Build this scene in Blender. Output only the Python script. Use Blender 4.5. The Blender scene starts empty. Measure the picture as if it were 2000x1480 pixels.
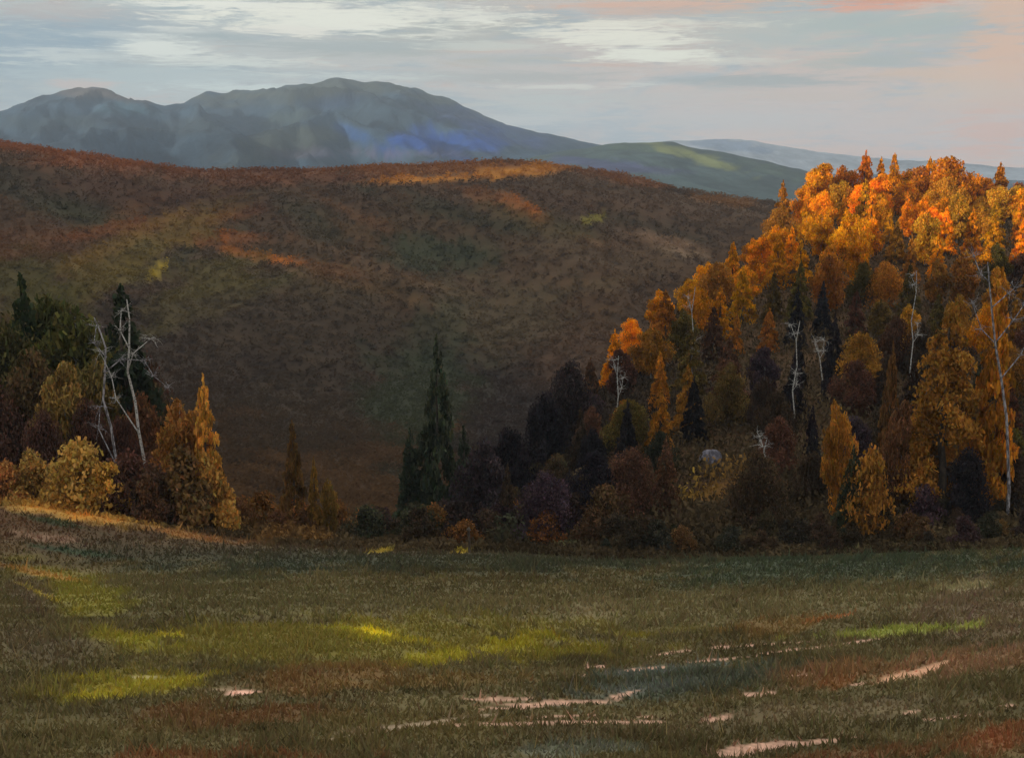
import bpy, math, random
import numpy as np

random.seed(7)
rng = np.random.default_rng(11)
sc = bpy.context.scene
COL = sc.collection
R = math.radians

# ------------------------------------------------------------------ camera geometry (photo 2000 x 1480)
F = 2414.0
PITCH = math.atan(400.0 / F)
CP, SP = math.cos(PITCH), math.sin(PITCH)


def g_of_v(v):
    v = np.asarray(v, float)
    return (-F * SP + (740 - v) * CP) / (F * CP + (740 - v) * SP)


def proj(x, y, z):
    x, y, z = np.asarray(x, float), np.maximum(np.asarray(y, float), 1.0), np.asarray(z, float)
    d = y * CP - z * SP
    d = np.maximum(d, 0.5)
    up = y * SP + z * CP
    return 1000 + F * x / d, 740 - F * up / d


def x_of(u, D, v=700):
    return (u - 1000) * D / (F * CP + (740 - v) * SP)


# ------------------------------------------------------------------ noise
def _h(ix, iy, s):
    n = (ix.astype(np.int64) * 374761393 + iy.astype(np.int64) * 668265263 + s * 974634777) & 0x7fffffff
    n = ((n ^ (n >> 13)) * 1274126177) & 0x7fffffff
    n = (n ^ (n >> 16)) & 0x7fffffff
    return n / float(0x7fffffff)


def vnoise(x, y, s=0):
    x = np.asarray(x, float); y = np.asarray(y, float)
    ix, iy = np.floor(x), np.floor(y)
    fx, fy = x - ix, y - iy
    fx = fx * fx * fx * (fx * (fx * 6 - 15) + 10); fy = fy * fy * fy * (fy * (fy * 6 - 15) + 10)
    a, b = _h(ix, iy, s), _h(ix + 1, iy, s)
    c, d = _h(ix, iy + 1, s), _h(ix + 1, iy + 1, s)
    return (a + (b - a) * fx) * (1 - fy) + (c + (d - c) * fx) * fy


def fbm(x, y, s=0, o=4):
    t, a, n = 0, 0.5, 0
    for i in range(o):
        t = t + a * (vnoise(x * 2 ** i + 17.3 * i, y * 2 ** i - 9.1 * i, s + i) - 0.5)
        n += a; a *= 0.5
    return t / n * 2          # about -1..1


def sstep(t):
    t = np.clip(t, 0, 1)
    return t * t * (3 - 2 * t)


def pchip(xs, ys, xq):
    xs, ys = np.array(xs, float), np.array(ys, float)
    h = np.diff(xs); dl = np.diff(ys) / h
    m = np.zeros_like(ys)
    m[0], m[-1] = dl[0], dl[-1]
    for i in range(1, len(xs) - 1):
        if dl[i - 1] * dl[i] > 0:
            w1, w2 = 2 * h[i] + h[i - 1], h[i] + 2 * h[i - 1]
            m[i] = (w1 + w2) / (w1 / dl[i - 1] + w2 / dl[i])
    j = np.clip(np.searchsorted(xs, xq) - 1, 0, len(xs) - 2)
    t = np.clip((xq - xs[j]) / h[j], 0, 1)
    return ((1 + 2 * t) * (1 - t) ** 2 * ys[j] + t * (1 - t) ** 2 * h[j] * m[j]
            + t * t * (3 - 2 * t) * ys[j + 1] + t * t * (t - 1) * h[j] * m[j + 1])


# ------------------------------------------------------------------ terrain
def plane(D):
    return -(6.0 + 0.2545 * D)


COLS = [
    (-600, [(110, 980), (200, 850), (450, 560), (850, 250), (1100, 262)]),
    (0, [(105, 985), (150, 962), (250, 880), (450, 700), (850, 276), (1100, 300)]),
    (200, [(105, 1012), (160, 992), (260, 930), (450, 740), (850, 304), (1100, 322)]),
    (400, [(105, 1045), (160, 1022), (280, 950), (480, 760), (850, 328), (1100, 345)]),
    (600, [(108, 1062), (180, 1045), (300, 965), (480, 790), (850, 325), (1100, 345)]),
    (800, [(110, 1070), (180, 1050), (300, 975), (480, 790), (850, 318), (1100, 342)]),
    (1000, [(110, 1070), (155, 1020), (230, 1035), (320, 975), (480, 780), (850, 312), (1100, 340)]),
    (1100, [(110, 1068), (180, 862), (230, 930), (330, 950), (480, 760), (850, 320), (1100, 345)]),
    (1200, [(112, 1066), (215, 712), (270, 810), (360, 920), (500, 740), (850, 337), (1100, 360)]),
    (1300, [(112, 1062), (245, 632), (310, 730), (400, 880), (550, 720), (850, 359), (1100, 380)]),
    (1400, [(115, 1056), (275, 560), (340, 640), (440, 820), (600, 640), (850, 379), (1100, 400)]),
    (1500, [(115, 1050), (305, 500), (370, 570), (480, 760), (650, 590), (850, 388), (1100, 410)]),
    (1600, [(115, 1045), (330, 432), (400, 500), (520, 690), (850, 400), (1100, 420)]),
    (1750, [(115, 1040), (340, 418), (410, 480), (540, 650), (850, 410), (1100, 430)]),
    (2000, [(115, 1030), (340, 422), (410, 480), (540, 650), (850, 410), (1100, 430)]),
    (2600, [(115, 1000), (340, 440), (410, 500), (540, 650), (850, 410), (1100, 430)]),
]
LD = np.linspace(math.log(12), math.log(1600), 420)
DG = np.exp(LD)
KG = np.linspace(-0.75, 0.75, 301)


def _build_table():
    cols = []
    for u, pts in COLS:
        xs = [12, 30, 60, 85]
        zs = [plane(d) for d in xs]
        for d, v in pts:
            xs.append(d); zs.append(d * float(g_of_v(v + (11 if d in (850, 1100) else 0))))
        xs.append(1600); zs.append(-70.0)
        cols.append(pchip(xs, zs, DG))
    cols = np.array(cols)
    ku = np.array([(c[0] - 1000) / 2440.0 for c in COLS])
    T = np.empty((len(KG), len(DG)))
    for j in range(len(DG)):
        T[:, j] = pchip(ku, cols[:, j], np.clip(KG, ku[0], ku[-1]))
    # soften across columns
    ker = np.exp(-0.5 * (np.arange(-9, 10) / 3.5) ** 2); ker /= ker.sum()
    P = np.pad(T, ((9, 9), (0, 0)), mode='edge')
    return sum(ker[i] * P[i:i + len(KG)] for i in range(19))


TT = _build_table()


def H(x, y):
    x = np.asarray(x, float); y = np.asarray(y, float)
    x, y = np.broadcast_arrays(x, y)
    D = np.clip(y, 12, 1599)
    k = np.clip(x / D, -0.749, 0.749)
    fi = (k + 0.75) / 1.5 * (len(KG) - 1)
    fj = (np.log(D) - LD[0]) / (LD[-1] - LD[0]) * (len(LD) - 1)
    i = np.clip(fi.astype(int), 0, len(KG) - 2); j = np.clip(fj.astype(int), 0, len(LD) - 2)
    a, b = fi - i, fj - j
    z = (TT[i, j] * (1 - a) + TT[i + 1, j] * a) * (1 - b) + (TT[i, j + 1] * (1 - a) + TT[i + 1, j + 1] * a) * b
    z = z + np.clip(12 - y, 0, 260) * 0.2545
    # rolling relief
    w = sstep((D - 260) / 350)
    z = z + w * 9 * fbm(x / 150 + 3, y / 110 + 1, 3, 3) * (1 - 0.65 * np.exp(-((D - 850) / 60.0) ** 2))
    z = z + w * (4 + 13 * sstep((D - 420) / 150) * sstep((830 - D) / 120)) * np.abs(fbm((x + 0.6 * y) / 60, (y - 0.6 * x) / 160, 8, 2))
    z = z + 0.28 * fbm(x / 9, y / 7, 5, 3) * sstep((y - 6) / 20) + 0.05 * fbm(x / 1.3, y / 1.1, 6, 2) * (np.abs(D) < 120)
    # unseen wooded hill added left of the frame to keep low sun off the valley
    tgt = 50 + 80 * sstep((y - 150) / 280)
    side = sstep((-x - 0.47 * np.maximum(y, 0) - 25) / 240)
    z = z + side * (tgt - z)
    # far beyond: flatten
    f = sstep((np.hypot(x, y) - 1500) / 900)
    z = z * (1 - f) + f * (-75.0)
    return z


# ------------------------------------------------------------------ colour helpers
def lin(c):
    c = np.asarray(c, float) / 255.0
    return np.where(c <= 0.04045, c / 12.92, ((c + 0.055) / 1.055) ** 2.4)


def strokes(u, v, base, lst, streak=(90, 14)):
    """surface colour patches (grass kinds, bare earth, stands of wood, some painted sun, shade and haze) with ragged streaky borders"""
    n1 = 1.25 * fbm((u + 1.5 * v) / streak[0], (v + .10 * u * np.sin(u / 260)) / streak[1], 21, 4)
    n2 = fbm(u / 30, v / 9, 33, 3)
    col = np.array(base, float)
    if col.ndim == 1:
        col = np.repeat(col[None, :], len(u), 0)
    for (cu, cv, ru, rv, ang, rgb, s) in lst:
        ca, sa = math.cos(R(ang)), math.sin(R(ang))
        du, dv = u - cu, v - cv
        a, b = (du * ca - dv * sa) / ru, (du * sa + dv * ca) / rv
        d = np.sqrt(a * a + b * b)
        m = sstep((1.25 - d + 0.55 * n1 + 0.3 * n2) / 0.75) * s
        col = col * (1 - m[:, None]) + lin(rgb)[None, :] * m[:, None]
    return col


# ------------------------------------------------------------------ node helpers
class NT:
    def __init__(self, tree):
        self.t = tree; tree.nodes.clear()

    def n(self, typ, **kw):
        nd = self.t.nodes.new(typ)
        for k, v in kw.items():
            setattr(nd, k, v)
        return nd

    def l(self, a, b):
        self.t.links.new(a, b)

    def m(self, op, a, b=None, c=None, clamp=False):
        nd = self.n('ShaderNodeMath', operation=op); nd.use_clamp = clamp
        for i, v in enumerate((a, b, c)):
            if v is None: continue
            if hasattr(v, 'is_linked'): self.l(v, nd.inputs[i])
            else: nd.inputs[i].default_value = v
        return nd.outputs[0]

    def mix(self, f, a, b, bt='MIX'):
        nd = self.n('ShaderNodeMix', data_type='RGBA', blend_type=bt)
        for s, v in ((nd.inputs[0], f), (nd.inputs[6], a), (nd.inputs[7], b)):
            if hasattr(v, 'is_linked'): self.l(v, s)
            elif isinstance(v, (int, float)): s.default_value = v
            else: s.default_value = (*v, 1.0) if len(v) == 3 else v
        return nd.outputs[2]

    def noise(self, vec, scale=1, detail=4, rough=0.55, dist=0.0, out=0):
        nd = self.n('ShaderNodeTexNoise')
        if vec is not None: self.l(vec, nd.inputs['Vector'])
        nd.inputs['Scale'].default_value = scale; nd.inputs['Detail'].default_value = detail
        nd.inputs['Roughness'].default_value = rough; nd.inputs['Distortion'].default_value = dist
        return nd.outputs[out]

    def ramp(self, f, a, b):
        nd = self.n('ShaderNodeMapRange', interpolation_type='SMOOTHSTEP')
        self.l(f, nd.inputs[0]); nd.inputs[1].default_value = a; nd.inputs[2].default_value = b
        return nd.outputs[0]


def new_mat(name):
    m = bpy.data.materials.new(name); m.use_nodes = True
    return m, NT(m.node_tree)


def ground_mat(name, scale, bump, rough=0.95, stretch=(1, 1, 1), amt=0.35):
    m, t = new_mat(name)
    at = t.n('ShaderNodeAttribute', attribute_name='Col')
    geo = t.n('ShaderNodeTexCoord')
    mp = t.n('ShaderNodeMapping'); mp.inputs['Scale'].default_value = stretch
    t.l(geo.outputs['Object'], mp.inputs['Vector'])
    n1 = t.noise(mp.outputs[0], scale, 8, 0.65, 0.6)
    n2 = t.noise(mp.outputs[0], scale * 0.13, 4, 0.5)
    f = t.m('ADD', t.m('MULTIPLY', t.m('SUBTRACT', n1, 0.5), 2 * amt), 1.0)
    f = t.m('MULTIPLY', f, t.m('ADD', t.m('MULTIPLY', t.m('SUBTRACT', n2, 0.5), 2 * amt), 1.0))
    c = t.n('ShaderNodeVectorMath', operation='SCALE')
    t.l(at.outputs['Color'], c.inputs[0]); t.l(f, c.inputs['Scale'])
    b = t.n('ShaderNodeBsdfPrincipled'); b.inputs['Roughness'].default_value = rough
    b.inputs['Specular IOR Level'].default_value = 0.15
    t.l(c.outputs[0], b.inputs['Base Color'])
    bp = t.n('ShaderNodeBump'); bp.inputs['Distance'].default_value = bump; bp.inputs['Strength'].default_value = 0.7
    t.l(n1, bp.inputs['Height']); t.l(bp.outputs[0], b.inputs['Normal'])
    o = t.n('ShaderNodeOutputMaterial'); t.l(b.outputs[0], o.inputs[0])
    return m


def leaf_mat(name, attr_only=False, trans=0.35):
    m, t = new_mat(name)
    at = t.n('ShaderNodeAttribute', attribute_name='Col')
    c = at.outputs['Color']
    if not attr_only:
        oi = t.n('ShaderNodeObjectInfo')
        c = t.mix(1.0, c, oi.outputs['Color'], 'MULTIPLY')
    d = t.n('ShaderNodeBsdfDiffuse'); tr = t.n('ShaderNodeBsdfTranslucent')
    t.l(c, d.inputs[0]); t.l(c, tr.inputs[0])
    mx = t.n('ShaderNodeMixShader'); mx.inputs[0].default_value = trans
    t.l(d.outputs[0], mx.inputs[1]); t.l(tr.outputs[0], mx.inputs[2])
    o = t.n('ShaderNodeOutputMaterial'); t.l(mx.outputs[0], o.inputs[0])
    return m


def bark_mat(name, c1, c2, scale, vs=0.25, lo=0.42, hi=0.6):
    m, t = new_mat(name)
    tc = t.n('ShaderNodeTexCoord'); mp = t.n('ShaderNodeMapping'); mp.inputs['Scale'].default_value = (1, 1, vs)
    t.l(tc.outputs['Object'], mp.inputs['Vector'])
    n = t.noise(mp.outputs[0], scale, 6, 0.65)
    c = t.mix(t.ramp(n, lo, hi), c1, c2)
    b = t.n('ShaderNodeBsdfPrincipled'); b.inputs['Roughness'].default_value = 0.85
    t.l(c, b.inputs['Base Color'])
    bp = t.n('ShaderNodeBump'); bp.inputs['Distance'].default_value = 0.05
    t.l(n, bp.inputs['Height']); t.l(bp.outputs[0], b.inputs['Normal'])
    o = t.n('ShaderNodeOutputMaterial'); t.l(b.outputs[0], o.inputs[0])
    return m


M_GROUND = ground_mat('meadow_soil_grass', 1.6, 0.12, stretch=(0.35, 1.0, 1.0), amt=0.45)
M_MOUNT = ground_mat('mountain_woods', 0.012, 14.0, stretch=(1, 1, 1), amt=0.8)
M_LEAF = leaf_mat('foliage')
M_WOOD = leaf_mat('far_foliage', True, 0.25)
M_GRASS = leaf_mat('grass_blades', True, 0.3)
M_BARK = bark_mat('dark_bark', (0.035, 0.026, 0.02), (0.10, 0.075, 0.055), 6)
M_BIRCH = bark_mat('birch_bark', (0.10, 0.09, 0.085), (0.5, 0.48, 0.46), 5, 1.6, 0.40, 0.5)
M_DEAD = bark_mat('weathered_grey_wood', (0.10, 0.09, 0.10), (0.42, 0.40, 0.43), 5, 0.3)
M_STONE = bark_mat('grey_violet_stone', (0.06, 0.055, 0.075), (0.17, 0.16, 0.20), 1.6, 1.0)


# ------------------------------------------------------------------ mesh helpers
def mesh_from(name, verts, faces, col=None, mat=None, smooth=False):
    verts = np.asarray(verts, np.float32); faces = np.asarray(faces, np.int32)
    me = bpy.data.meshes.new(name)
    n = faces.shape[1]
    me.vertices.add(len(verts)); me.vertices.foreach_set('co', verts.ravel())
    me.loops.add(faces.size); me.loops.foreach_set('vertex_index', faces.ravel())
    me.polygons.add(len(faces))
    me.polygons.foreach_set('loop_start', np.arange(0, faces.size, n, dtype=np.int32))
    me.polygons.foreach_set('loop_total', np.full(len(faces), n, np.int32))
    if smooth: me.polygons.foreach_set('use_smooth', np.ones(len(faces), bool))
    me.update(calc_edges=True)
    if col is not None:
        a = me.color_attributes.new('Col', 'FLOAT_COLOR', 'POINT')
        c = np.ones((len(verts), 4), np.float32); c[:, :3] = col
        a.data.foreach_set('color', c.ravel())
    if mat: me.materials.append(mat)
    return me


def link(name, me, parent=None, **props):
    o = bpy.data.objects.new(name, me); COL.objects.link(o)
    if parent: o.parent = parent
    for k, v in props.items(): o[k] = v
    return o


def grid_faces(nu, nv, wrap=False):
    i = np.arange(nu if wrap else nu - 1); j = np.arange(nv - 1)
    I, J = np.meshgrid(i, j, indexing='ij')
    I2 = (I + 1) % nu
    return np.stack([I * nv + J, I2 * nv + J, I2 * nv + J + 1, I * nv + J + 1], -1).reshape(-1, 4)


# ------------------------------------------------------------------ colour plans (ground cover, with some sun and shade put into the colour)
MEADOW = [  # the dark upper bands put tree-line shade into the grass colour
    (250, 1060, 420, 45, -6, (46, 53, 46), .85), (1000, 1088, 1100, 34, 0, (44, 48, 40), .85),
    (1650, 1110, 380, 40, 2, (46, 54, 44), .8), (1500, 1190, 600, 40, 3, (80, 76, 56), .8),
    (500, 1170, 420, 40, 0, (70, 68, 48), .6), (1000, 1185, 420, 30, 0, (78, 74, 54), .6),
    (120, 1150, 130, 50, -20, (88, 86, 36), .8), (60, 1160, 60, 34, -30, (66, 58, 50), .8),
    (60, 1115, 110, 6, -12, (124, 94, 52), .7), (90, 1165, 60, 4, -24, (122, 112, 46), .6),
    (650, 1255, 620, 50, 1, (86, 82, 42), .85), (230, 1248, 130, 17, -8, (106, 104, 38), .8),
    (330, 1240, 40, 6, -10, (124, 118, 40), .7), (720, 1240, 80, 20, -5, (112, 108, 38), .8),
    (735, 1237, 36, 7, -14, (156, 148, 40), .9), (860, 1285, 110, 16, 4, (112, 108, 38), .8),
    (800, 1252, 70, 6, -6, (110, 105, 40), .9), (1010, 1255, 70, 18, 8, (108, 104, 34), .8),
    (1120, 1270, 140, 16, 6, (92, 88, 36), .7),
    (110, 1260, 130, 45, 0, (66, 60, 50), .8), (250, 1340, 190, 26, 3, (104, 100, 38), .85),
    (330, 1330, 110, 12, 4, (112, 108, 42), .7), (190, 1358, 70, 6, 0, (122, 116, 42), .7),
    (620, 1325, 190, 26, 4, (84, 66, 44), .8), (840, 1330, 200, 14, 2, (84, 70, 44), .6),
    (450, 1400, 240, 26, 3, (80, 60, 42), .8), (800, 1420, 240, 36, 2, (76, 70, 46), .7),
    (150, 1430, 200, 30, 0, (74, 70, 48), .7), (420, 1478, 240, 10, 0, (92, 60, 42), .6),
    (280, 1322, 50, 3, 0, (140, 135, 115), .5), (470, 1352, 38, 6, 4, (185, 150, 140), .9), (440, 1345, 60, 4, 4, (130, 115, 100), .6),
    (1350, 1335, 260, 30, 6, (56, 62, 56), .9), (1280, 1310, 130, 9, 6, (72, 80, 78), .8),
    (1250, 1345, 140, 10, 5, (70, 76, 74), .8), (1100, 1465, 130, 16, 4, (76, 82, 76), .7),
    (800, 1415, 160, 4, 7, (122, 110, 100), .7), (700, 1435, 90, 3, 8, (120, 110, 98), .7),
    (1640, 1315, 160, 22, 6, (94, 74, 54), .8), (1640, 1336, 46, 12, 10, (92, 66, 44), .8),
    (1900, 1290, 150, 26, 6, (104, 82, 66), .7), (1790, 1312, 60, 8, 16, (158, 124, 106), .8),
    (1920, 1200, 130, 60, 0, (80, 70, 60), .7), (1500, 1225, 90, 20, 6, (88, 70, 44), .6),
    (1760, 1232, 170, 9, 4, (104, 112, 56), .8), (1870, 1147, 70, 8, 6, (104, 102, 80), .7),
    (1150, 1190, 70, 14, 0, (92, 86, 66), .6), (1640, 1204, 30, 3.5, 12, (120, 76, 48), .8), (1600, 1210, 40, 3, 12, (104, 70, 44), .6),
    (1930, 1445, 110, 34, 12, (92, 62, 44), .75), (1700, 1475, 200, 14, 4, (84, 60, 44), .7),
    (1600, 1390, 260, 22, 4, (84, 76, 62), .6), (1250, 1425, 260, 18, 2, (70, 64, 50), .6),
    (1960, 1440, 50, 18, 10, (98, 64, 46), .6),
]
PINK = [
    (1165, 1302, 18, 4, 2), (1133, 1319, 22, 2.5, 2), (1240, 1308, 24, 3.5, 5), (1285, 1303, 22, 4, 4), (1220, 1312, 14, 3, 4),
    (1300, 1276, 26, 3, 10), (1330, 1272, 16, 2.4, 8), (1405, 1264, 20, 5, 4), (1372, 1268, 9, 2, 4),
    (1500, 1257, 38, 3, 4), (1560, 1254, 26, 2.2, 4), (1400, 1288, 24, 4, 5), (1360, 1292, 24, 2, 4),
    (1520, 1273, 44, 4.5, 7), (1600, 1264, 40, 2.8, 8), (1680, 1252, 34, 2.4, 8), (1460, 1282, 40, 2.4, 6),
    (1640, 1258, 30, 2, 8), (1210, 1358, 26, 5, 14), (1050, 1412, 130, 5, 1), (1200, 1410, 90, 3.6, 0), (1150, 1409, 90, 2.4, 0),
    (1395, 1404, 24, 8, 10), (980, 1364, 46, 8, 2), (1060, 1374, 80, 4, 2), (1140, 1368, 70, 3, 2), (1000, 1382, 60, 3, 2),
    (1490, 1353, 40, 6, 6), (1470, 1358, 30, 3, 6), (1560, 1318, 30, 3, 6), (1970, 1378, 20, 5, 4), (1470, 1462, 60, 15, 8), (1560, 1452, 80, 6, 6),
    (1780, 1390, 14, 5, 10), (1860, 1400, 50, 3, 6), (1680, 1335, 16, 3, 8), (1280, 1398, 30, 2.5, 2), (1100, 1398, 60, 2, 2),
]
BANK = [  # ochre strokes at the left put sunlight on the bank into its colour
    (180, 1008, 190, 20, -8, (124, 102, 60), .8), (90, 985, 110, 26, -6, (136, 110, 62), .8),
    (190, 985, 190, 34, -8, (150, 112, 56), .9), (160, 968, 70, 22, -10, (150, 122, 56), .8), (230, 1000, 110, 14, -12, (140, 114, 66), .7),
    (350, 1042, 110, 6, -10, (108, 80, 52), .7), (560, 1020, 180, 34, 0, (92, 66, 38), .8), (450, 1010, 120, 28, 0, (70, 54, 40), .7),
    (1340, 972, 60, 7, 14, (140, 116, 52), .8), (1260, 982, 36, 6, 10, (110, 84, 44), .6), (1430, 950, 90, 16, 16, (112, 84, 44), .7),
    (900, 1078, 26, 3, 3, (130, 116, 50), .9), (740, 1077, 26, 2.5, 5, (130, 118, 54), .7), (1100, 1062, 28, 2.5, 2, (122, 118, 88), .7),
    (1000, 1040, 300, 16, 0, (64, 56, 40), .6), (950, 1050, 160, 14, 0, (60, 64, 52), .7),
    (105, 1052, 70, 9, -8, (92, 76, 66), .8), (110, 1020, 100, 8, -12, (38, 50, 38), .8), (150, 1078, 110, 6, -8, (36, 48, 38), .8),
]
HILL = [  # ochre strokes along the ridge top put its sun into the colour
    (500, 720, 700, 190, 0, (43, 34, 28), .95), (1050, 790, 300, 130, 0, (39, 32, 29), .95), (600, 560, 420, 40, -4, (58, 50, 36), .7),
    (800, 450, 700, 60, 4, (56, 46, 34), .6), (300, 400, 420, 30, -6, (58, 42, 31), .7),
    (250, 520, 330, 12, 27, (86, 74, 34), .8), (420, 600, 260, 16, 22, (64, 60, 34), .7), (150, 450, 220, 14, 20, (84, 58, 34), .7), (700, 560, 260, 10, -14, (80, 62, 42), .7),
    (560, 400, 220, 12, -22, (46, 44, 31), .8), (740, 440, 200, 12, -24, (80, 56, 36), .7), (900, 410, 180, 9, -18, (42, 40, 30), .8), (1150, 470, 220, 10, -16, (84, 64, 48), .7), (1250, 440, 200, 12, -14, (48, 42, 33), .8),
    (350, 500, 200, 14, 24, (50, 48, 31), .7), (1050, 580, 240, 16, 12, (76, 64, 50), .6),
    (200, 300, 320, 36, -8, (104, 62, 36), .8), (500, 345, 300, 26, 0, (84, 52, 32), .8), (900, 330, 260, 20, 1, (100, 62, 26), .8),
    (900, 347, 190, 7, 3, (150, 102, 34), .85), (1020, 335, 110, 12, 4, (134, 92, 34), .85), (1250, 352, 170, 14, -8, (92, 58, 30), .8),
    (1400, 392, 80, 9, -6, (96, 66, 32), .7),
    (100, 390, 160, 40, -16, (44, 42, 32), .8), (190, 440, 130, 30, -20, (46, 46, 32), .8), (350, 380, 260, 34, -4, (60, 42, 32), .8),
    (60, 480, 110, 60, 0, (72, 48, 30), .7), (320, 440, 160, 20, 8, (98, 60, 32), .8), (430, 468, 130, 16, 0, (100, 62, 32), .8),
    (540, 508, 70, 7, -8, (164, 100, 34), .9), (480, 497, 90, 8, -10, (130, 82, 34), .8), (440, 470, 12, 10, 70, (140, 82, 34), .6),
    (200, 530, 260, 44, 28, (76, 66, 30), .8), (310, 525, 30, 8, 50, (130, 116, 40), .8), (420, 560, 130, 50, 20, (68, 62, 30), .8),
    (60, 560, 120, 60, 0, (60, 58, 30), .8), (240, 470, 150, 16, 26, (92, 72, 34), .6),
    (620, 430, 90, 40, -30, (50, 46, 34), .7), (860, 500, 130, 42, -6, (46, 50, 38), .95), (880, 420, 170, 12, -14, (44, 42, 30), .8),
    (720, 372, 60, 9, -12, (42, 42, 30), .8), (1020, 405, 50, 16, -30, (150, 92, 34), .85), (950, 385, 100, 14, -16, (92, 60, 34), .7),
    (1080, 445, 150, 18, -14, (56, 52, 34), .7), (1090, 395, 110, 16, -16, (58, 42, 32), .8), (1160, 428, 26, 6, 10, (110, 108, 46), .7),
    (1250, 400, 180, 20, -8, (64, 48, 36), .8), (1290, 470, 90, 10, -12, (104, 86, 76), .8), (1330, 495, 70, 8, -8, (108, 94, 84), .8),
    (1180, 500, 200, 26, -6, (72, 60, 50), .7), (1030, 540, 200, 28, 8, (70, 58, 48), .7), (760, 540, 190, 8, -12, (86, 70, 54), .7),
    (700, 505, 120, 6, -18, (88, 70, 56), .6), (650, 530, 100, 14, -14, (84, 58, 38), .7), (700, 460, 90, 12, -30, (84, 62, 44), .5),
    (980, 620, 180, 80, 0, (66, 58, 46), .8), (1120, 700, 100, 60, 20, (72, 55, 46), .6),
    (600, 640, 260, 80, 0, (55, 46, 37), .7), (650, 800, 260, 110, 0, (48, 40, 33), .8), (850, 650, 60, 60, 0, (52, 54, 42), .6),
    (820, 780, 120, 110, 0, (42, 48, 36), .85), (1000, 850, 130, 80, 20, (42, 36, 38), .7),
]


def ground_colour(x, y, z):
    u, v = proj(x, y, z)
    u = np.clip(u, -900, 2900)
    far = sstep((y - 95 - 0.02 * (u - 1000)) / 25)
    n = fbm(u / 160, v / 18, 40, 4)[:, None]
    near = lin((68, 64, 46))[None, :] * (1 + 0.45 * n)
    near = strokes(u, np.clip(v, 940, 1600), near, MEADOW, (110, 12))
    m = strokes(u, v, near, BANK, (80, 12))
    nn = fbm(u / 60, v / 4.0, 50, 3)
    for (cu, cv, ru, rv, ang) in PINK:
        ca, sa = math.cos(R(ang)), math.sin(R(ang))
        a = ((u - cu) * ca - (v - cv) * sa) / (ru * 1.35); b = ((u - cu) * sa + (v - cv) * ca) / (rv * .72)
        w = sstep((1.15 - np.sqrt(a * a + b * b) + 0.7 * nn) / 0.45)[:, None]
        pb = (1 + .5 * fbm(u / 7, v / 1.6, 57, 3))[:, None]
        m = m * (1 - .9 * w) + lin((140, 114, 104))[None, :] * pb * .9 * w
    f = (lin((62, 48, 37))[None, :]) * (1 + 0.35 * n)
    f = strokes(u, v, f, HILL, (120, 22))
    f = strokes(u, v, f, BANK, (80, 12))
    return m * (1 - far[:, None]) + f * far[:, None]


GAIN_NEAR, GAIN_FAR = np.array([2.5, 2.25, 1.95]), np.array([1.75, 1.55, 1.2])

# ------------------------------------------------------------------ ground sheet
phi = np.concatenate([np.arange(-180, -32, 2.5), np.arange(-32, 32, 0.1), np.arange(32, 180, 2.5)])
rr = np.concatenate([[0.3, 3, 6, 9], np.geomspace(11, 140, 330), np.geomspace(143, 1300, 170), np.geomspace(1400, 9000, 24)])
PH, RR = np.meshgrid(np.radians(phi), rr, indexing='ij')
gx, gy = (RR * np.sin(PH)).ravel(), (RR * np.cos(PH)).ravel()
gz = H(gx, gy)
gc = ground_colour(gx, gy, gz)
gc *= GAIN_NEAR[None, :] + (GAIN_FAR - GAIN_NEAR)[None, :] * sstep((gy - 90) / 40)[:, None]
back = gy < 8
gc[back] = lin((66, 62, 44)) * GAIN_NEAR
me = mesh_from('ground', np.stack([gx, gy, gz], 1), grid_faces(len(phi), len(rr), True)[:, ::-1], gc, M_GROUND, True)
link('ground', me, kind='structure')


# ------------------------------------------------------------------ mountains
def ridge(name, us, vs, Dc, D0, base, colfn, amp, seed, back=1.35):
    uu = np.linspace(us[0], us[-1], 520)
    vv = pchip(us, vs, uu) + 3.0 * fbm(uu / 50, uu * 0, seed, 4)
    ts = np.concatenate([np.linspace(0, 1, 90), 1 + np.linspace(0.03, 1, 24)])
    U, Tt = np.meshgrid(uu, ts, indexing='ij')
    V = np.repeat(vv[:, None], len(ts), 1)
    D = np.where(Tt <= 1, D0 + (Dc - D0) * Tt, Dc + (Dc * back - Dc) * (Tt - 1))
    X = (U - 1000) / 2440.0 * D
    zc = Dc * g_of_v(V)
    t = np.where(Tt <= 1, Tt, 1 - (Tt - 1) * 0.999)
    prof = 0.55 * t ** 1.5 + 0.45 * sstep(t)
    Z = base + (zc - base) * prof
    rid = 1.6 * ((1 - np.abs(fbm(X / (Dc * .055) + D / (Dc * .16), D / (Dc * .14), seed + 5, 5))) - 0.8)
    Z = Z + amp * rid * np.clip(t * (1.06 - t) * 4, 0, 1) * np.clip((zc - base) / 300, 0.15, 1)
    Z[:, 0] = base - 60; Z[:, -1] = base - 60
    x, y, z = X.ravel(), D.ravel(), Z.ravel()
    pu, pv = proj(x, y, z)
    c = colfn(pu, pv)
    me = mesh_from(name, np.stack([x, y, z], 1), grid_faces(len(uu), len(ts))[:, ::-1], c, M_MOUNT, True)
    return link(name, me, kind='structure')


MG = 0.62


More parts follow.
